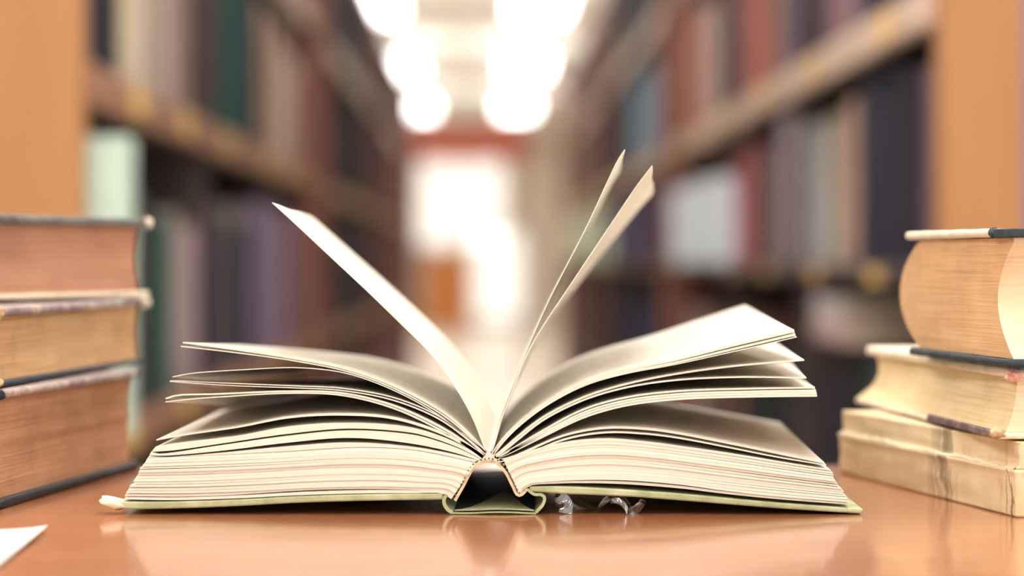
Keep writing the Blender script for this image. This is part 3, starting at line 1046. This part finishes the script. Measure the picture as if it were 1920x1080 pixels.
def build_stacks():
    # ---------------- left stack, fore-edges towards the open book
    a, b = G(0, 956), G(262, 880)
    t, L = frame('stacked_book', (a.x, a.y), (b.x, b.y), TAB, False,
                 'thick brown-edged old book with black lower board at the base of the left stack')
    T = 0.0502
    board_mesh('cover', L, 0.135, 0, 0.0042, 'board_black', t, 0, seed=1)
    board_mesh('cover', L, 0.135, T - 0.0036, T, 'board_mauve', t, 0, seed=2)
    block_mesh('page_block', 0.004, L - 0.005, 0.0035, 0.13, 0.0042, T - 0.0036, 'block_brown', t,
               side=lambda u, s: 0.0016 * math.sin(math.pi * u) - (0.0008 if 0.5 < u < 0.56 else 0) + 0.0012 * max(0, s - .85) * math.sin(9 * u))
    spine_mesh('spine', 0, L, 0.1355, 0, T, 'board_black', t)
    blob('frayed_corner', (0.002, 0.002, T - 0.0018), (0.0036, 0.0034, 0.0024), 'board_black', t, 3)
    blob('frayed_corner', (0.002, 0.002, 0.002), (0.0032, 0.003, 0.0024), 'board_black', t, 4)
    t, L = frame('stacked_book', (-0.2065, 1.03), (-0.1785, 1.285), TAB + 0.0508, False,
                 'tan-edged old book with worn mauve boards in the middle of the left stack')
    T = 0.0342
    board_mesh('cover', L, 0.15, 0, 0.0026, 'board_navy', t, 0, seed=5)
    board_mesh('cover', L, 0.15, T - 0.0040, T, 'board_mauve', t, 0, seed=6)
    block_mesh('page_block', 0.004, L - 0.006, 0.0035, 0.145, 0.0026, T - 0.0040, 'block_tan', t, side=lambda u, s: 0.0012 * math.sin(math.pi * u))
    spine_mesh('spine', 0, L, 0.1505, 0, T, 'board_mauve', t)
    blob('frayed_corner', (0.001, 0.001, T - 0.0022), (0.0038, 0.003, 0.0032), 'corner_tan', t, 7)
    blob('frayed_corner', (0.001, 0.001, 0.0022), (0.0030, 0.0028, 0.0022), 'corner_tan', t, 8)
    blob('frayed_corner', (L - 0.001, 0.001, T - 0.002), (0.0036, 0.0034, 0.0030), 'board_bone', t, 9)
    d = Vector((0.049, 0.114)).normalized()
    f = Vector((-0.1735, 1.262))
    nr = f - d * 0.19
    t, L = frame('stacked_book', tuple(nr), tuple(f), TAB + 0.0862, False,
                 'russet-edged old book with worn slate upper board on top of the left stack')
    T = 0.0408
    board_mesh('cover', L, 0.13, 0, 0.0032, 'board_bone', t, 0, seed=10)
    board_mesh('cover', L, 0.13, T - 0.0044, T, 'board_slate', t, 0, seed=11)
    block_mesh('page_block', 0.004, L - 0.006, 0.004, 0.125, 0.0032, T - 0.0044, 'block_russet', t, side=lambda u, s: 0.0022 * math.sin(math.pi * u))
    spine_mesh('spine', 0, L, 0.1305, 0, T, 'board_slate', t)
    blob('frayed_corner', (L - 0.001, 0.001, T - 0.0022), (0.0032, 0.003, 0.0026), 'board_bone', t, 12)

    # ---------------- right stack
    a, b = G(1573, 886), G(1906, 971)
    t, L = frame('stacked_book', (b.x, b.y), (a.x, a.y), TAB, True,
                 'stained cream book with torn ridge along its side, base of right stack')
    T = 0.0308
    sp = 0.0195
    o = block_mesh('cover', 0, L, 0, 0.16, 0, sp, 'wrapper', t, side=lambda u, s: 0.0006 * noise.noise(Vector((s * 9, u * 3, 0))) - (0.0012 * max(0, u - .85) / .15))
    bevel(o, 0.0012)
    o = block_mesh('torn_flap', 0.0, L - 0.0012, 0.0018, 0.16, sp + 0.0001, T, 'wrapper', t, side=lambda u, s: 0.0010 * noise.noise(Vector((s * 7, u * 2, 4))) - 0.0016 * max(0, .12 - u) / .12)
    bevel(o, 0.0012)
    V, F = [], []
    ns = 60
    for i in range(ns + 1):
        s = i / ns
        u = 0.002 + (L - 0.004) * s
        zz = sp + 0.0012 * noise.noise(Vector((s * 6, 2, 0))) + 0.0008 * noise.noise(Vector((s * 30, 7, 0)))
        for q in range(6):
            an = 2 * math.pi * q / 6
            V.append((u, 0.0008 - 0.0014 * max(-.6, math.cos(an)), zz + 0.0011 * math.sin(an)))
    for i in range(ns):
        for q in range(6):
            F.append((i * 6 + q, i * 6 + (q + 1) % 6, i * 6 + 6 + (q + 1) % 6, i * 6 + 6 + q))
    fix_normals(mesh_obj('torn_ridge', V, F, 'board_ivory', t, None, None, True))

    t, L = frame('stacked_book', (0.2165, 0.992), (0.1980, 1.250), TAB + 0.0318, True,
                 'flared cream-edged old book with ivory board in the middle of the right stack')
    T = 0.0292
    board_mesh('cover', L, 0.16, T - 0.0044, T, 'board_ivory', t, 0, seed=21)
    block_mesh('page_block', 0.006, L - 0.004, 0.004, 0.155, 0.0026, T - 0.0044, 'block_cream', t,
               near_end=lambda u: 0.012 * math.sin(math.pi * u) - 0.004 * (1 - u), side=lambda u, s: -0.0090 * (1 - u) ** 2.2 * (1 - 0.45 * s), end_mat='block_pale')
    board_mesh('cover', L, 0.16, 0.0, 0.0025, 'board_ivory', t, 0, u0=0.0, v0=-0.0055, seed=22)
    box('board_patch', (L * 0.58, L - 0.006, -0.0068, -0.0045, 0.0003, 0.0036), 'board_plum', t, 0.0008)
    blob('frayed_corner', (L - 0.001, 0.002, T - 0.003), (0.0040, 0.0040, 0.0030), 'pink_tear', t, 23)
    blob('frayed_corner', (L - 0.003, -0.0045, 0.0022), (0.0045, 0.0030, 0.0026), 'corner_tan', t, 24)

    t, L = frame('stacked_book', (0.2135, 0.985), (0.1975, 1.125), TAB + 0.0613, True,
                 'round-backed thick amber-edged old book on top of the right stack')
    T = 0.0572
    board_mesh('cover', L - 0.020, 0.2, T - 0.0036, T, 'board_ivory', t, 0, u0=-0.004, v0=0.0, seed=31)
    board_mesh('cover', L + 0.004, 0.2, T - 0.0040, T - 0.0002, 'board_teal', t, 0, u0=L - 0.0195, v0=0.0, seed=32)
    board_mesh('cover', L + 0.002, 0.2, 0.0, 0.0036, 'board_teal', t, 0, u0=0.002, v0=0.0, seed=33)
    block_mesh('page_block', 0.012, L, 0.003, 0.196, 0.0037, T - 0.0041, 'block_amber', t,
               near_end=lambda u: -0.034 * math.sin(math.pi * u) ** 0.75,
               far_end=lambda u: -0.020 * math.sin(math.pi * min(1, u * 1.04)) ** 0.9, q=30, end_mat='block_pale')
    blob('frayed_corner', (L - 0.019, 0.001, T - 0.002), (0.0030, 0.0022, 0.0022), 'board_teal', t, 34)


# ------------------------------------------------------------------ small things on the table
def strip_mesh(name, rows, th, mat, parent=None, org=Vector((0, 0, 0))):
    """thin solid sheet from rows of points"""
    m, n = len(rows), len(rows[0])
    V = []
    nr = []
    for j in range(m):
        for i in range(n):
            a = rows[j][min(i + 1, n - 1)] - rows[j][max(i - 1, 0)]
            b = rows[min(j + 1, m - 1)][i] - rows[max(j - 1, 0)][i]
            nr.append(a.cross(b).normalized() * th)
    flat = [p for r in rows for p in r]
    V = [p - org for p in flat] + [p + q - org for p, q in zip(flat, nr)]
    k = m * n
    F = []
    for j in range(m - 1):
        for i in range(n - 1):
            a, b, c, d = j * n + i, j * n + i + 1, (j + 1) * n + i + 1, (j + 1) * n + i
            F += [(d, c, b, a), (k + a, k + b, k + c, k + d)]
    for j in range(m - 1):
        for i in (0, n - 1):
            a, d = j * n + i, (j + 1) * n + i
            F.append((a, d, k + d, k + a))
    for i in range(n - 1):
        for j in (0, m - 1):
            a, b = j * n + i, j * n + i + 1
            F.append((a, k + a, k + b, b))
    return fix_normals(mesh_obj(name, V, F, mat, parent, None, None, True))


def build_small():
    # paper slip in the lower left corner
    c0, c1, c2, c3 = G(90, 998), G(-130, 1004), G(-260, 1085), G(-12, 1072)
    rows = []
    for j in range(9):
        s = j / 8
        r = []
        for i in range(13):
            q = i / 12
            p = c0.lerp(c3, s).lerp(c1.lerp(c2, s), q)
            p.z = TAB + 0.0004 + 0.0022 * (1 - q) ** 3 * (1 - s) ** 1.5 + 0.0006 * math.sin(3 * q + 2 * s) ** 2
            r.append(p)
        rows.append(r)
    o = strip_mesh('paper_slip', rows, 0.0002, 'white_paper')
    tag(o, 'white slip of paper lying on the table below the left stack', 'paper')
    # crumpled clear wrap under the right-hand cover
    org = P(1110, 965, 1.01)
    t = tag(empty('plastic_wrap', org), 'crumpled clear plastic wrap under the right cover of the open book', 'plastic')
    def ribbon(name, path, wdt, y, tw=0.0, curl=0.0):
        pts = spline([P(a, b, y + dy) for a, b, dy in path], 22)
        rows = []
        for i, p in enumerate(pts):
            q = i / 21
            d = (pts[min(i + 1, 21)] - pts[max(i - 1, 0)]).normalized()
            sd = d.cross(Vector((0, 1, 0))).normalized()
            ang = tw * q
            sd = sd * math.cos(ang) + Vector((0, 1, 0)) * math.sin(ang)
            r = []
            for j in range(9):
                f = j / 8 - 0.5
                r.append(p + sd * wdt * f + Vector((0, -curl * (0.25 - f * f), 0)) + Vector((0, 0.0002 * math.sin(7 * q + 5 * f), 0)))
            rows.append(r)
        return strip_mesh(name, rows, 0.00008, 'clear_plastic', t, org)
    ribbon('plastic_fold', [(1048, 930, 0), (1058, 938, 0), (1062, 950, -.001), (1060, 963.5, -.002)], 0.0062, 1.004, 0.1, 0.0008)
    ribbon('plastic_fold', [(1078, 934, 0.01), (1090, 945, 0.006), (1110, 956, 0), (1128, 963, -0.002)], 0.004, 1.012, 0.8, 0.002)
    ribbon('plastic_fold', [(1142, 933, 0), (1132, 942, 0), (1122, 953, 0.001)], 0.0028, 1.004, 1.2, 0.001)
    ribbon('plastic_fold', [(1146, 934, 0), (1164, 938, -.001), (1176, 950, -.002), (1180, 963.5, -.003)], 0.0042, 1.004, 0.9, 0.002)
    ribbon('plastic_fold', [(1180, 963, 0), (1192, 955, 0), (1202, 945, 0), (1206, 937, 0.001)], 0.0040, 1.003, -0.8, 0.002)
    ribbon('plastic_fold', [(1040, 932, 0.004), (1110, 950, 0.012), (1190, 962, 0.02)], 0.007, 1.015, 1.3, 0.004)


build_room()
build_lights()
build_cases()
build_shelf_books()
build_table()
build_open_book()
build_stacks()
build_small()
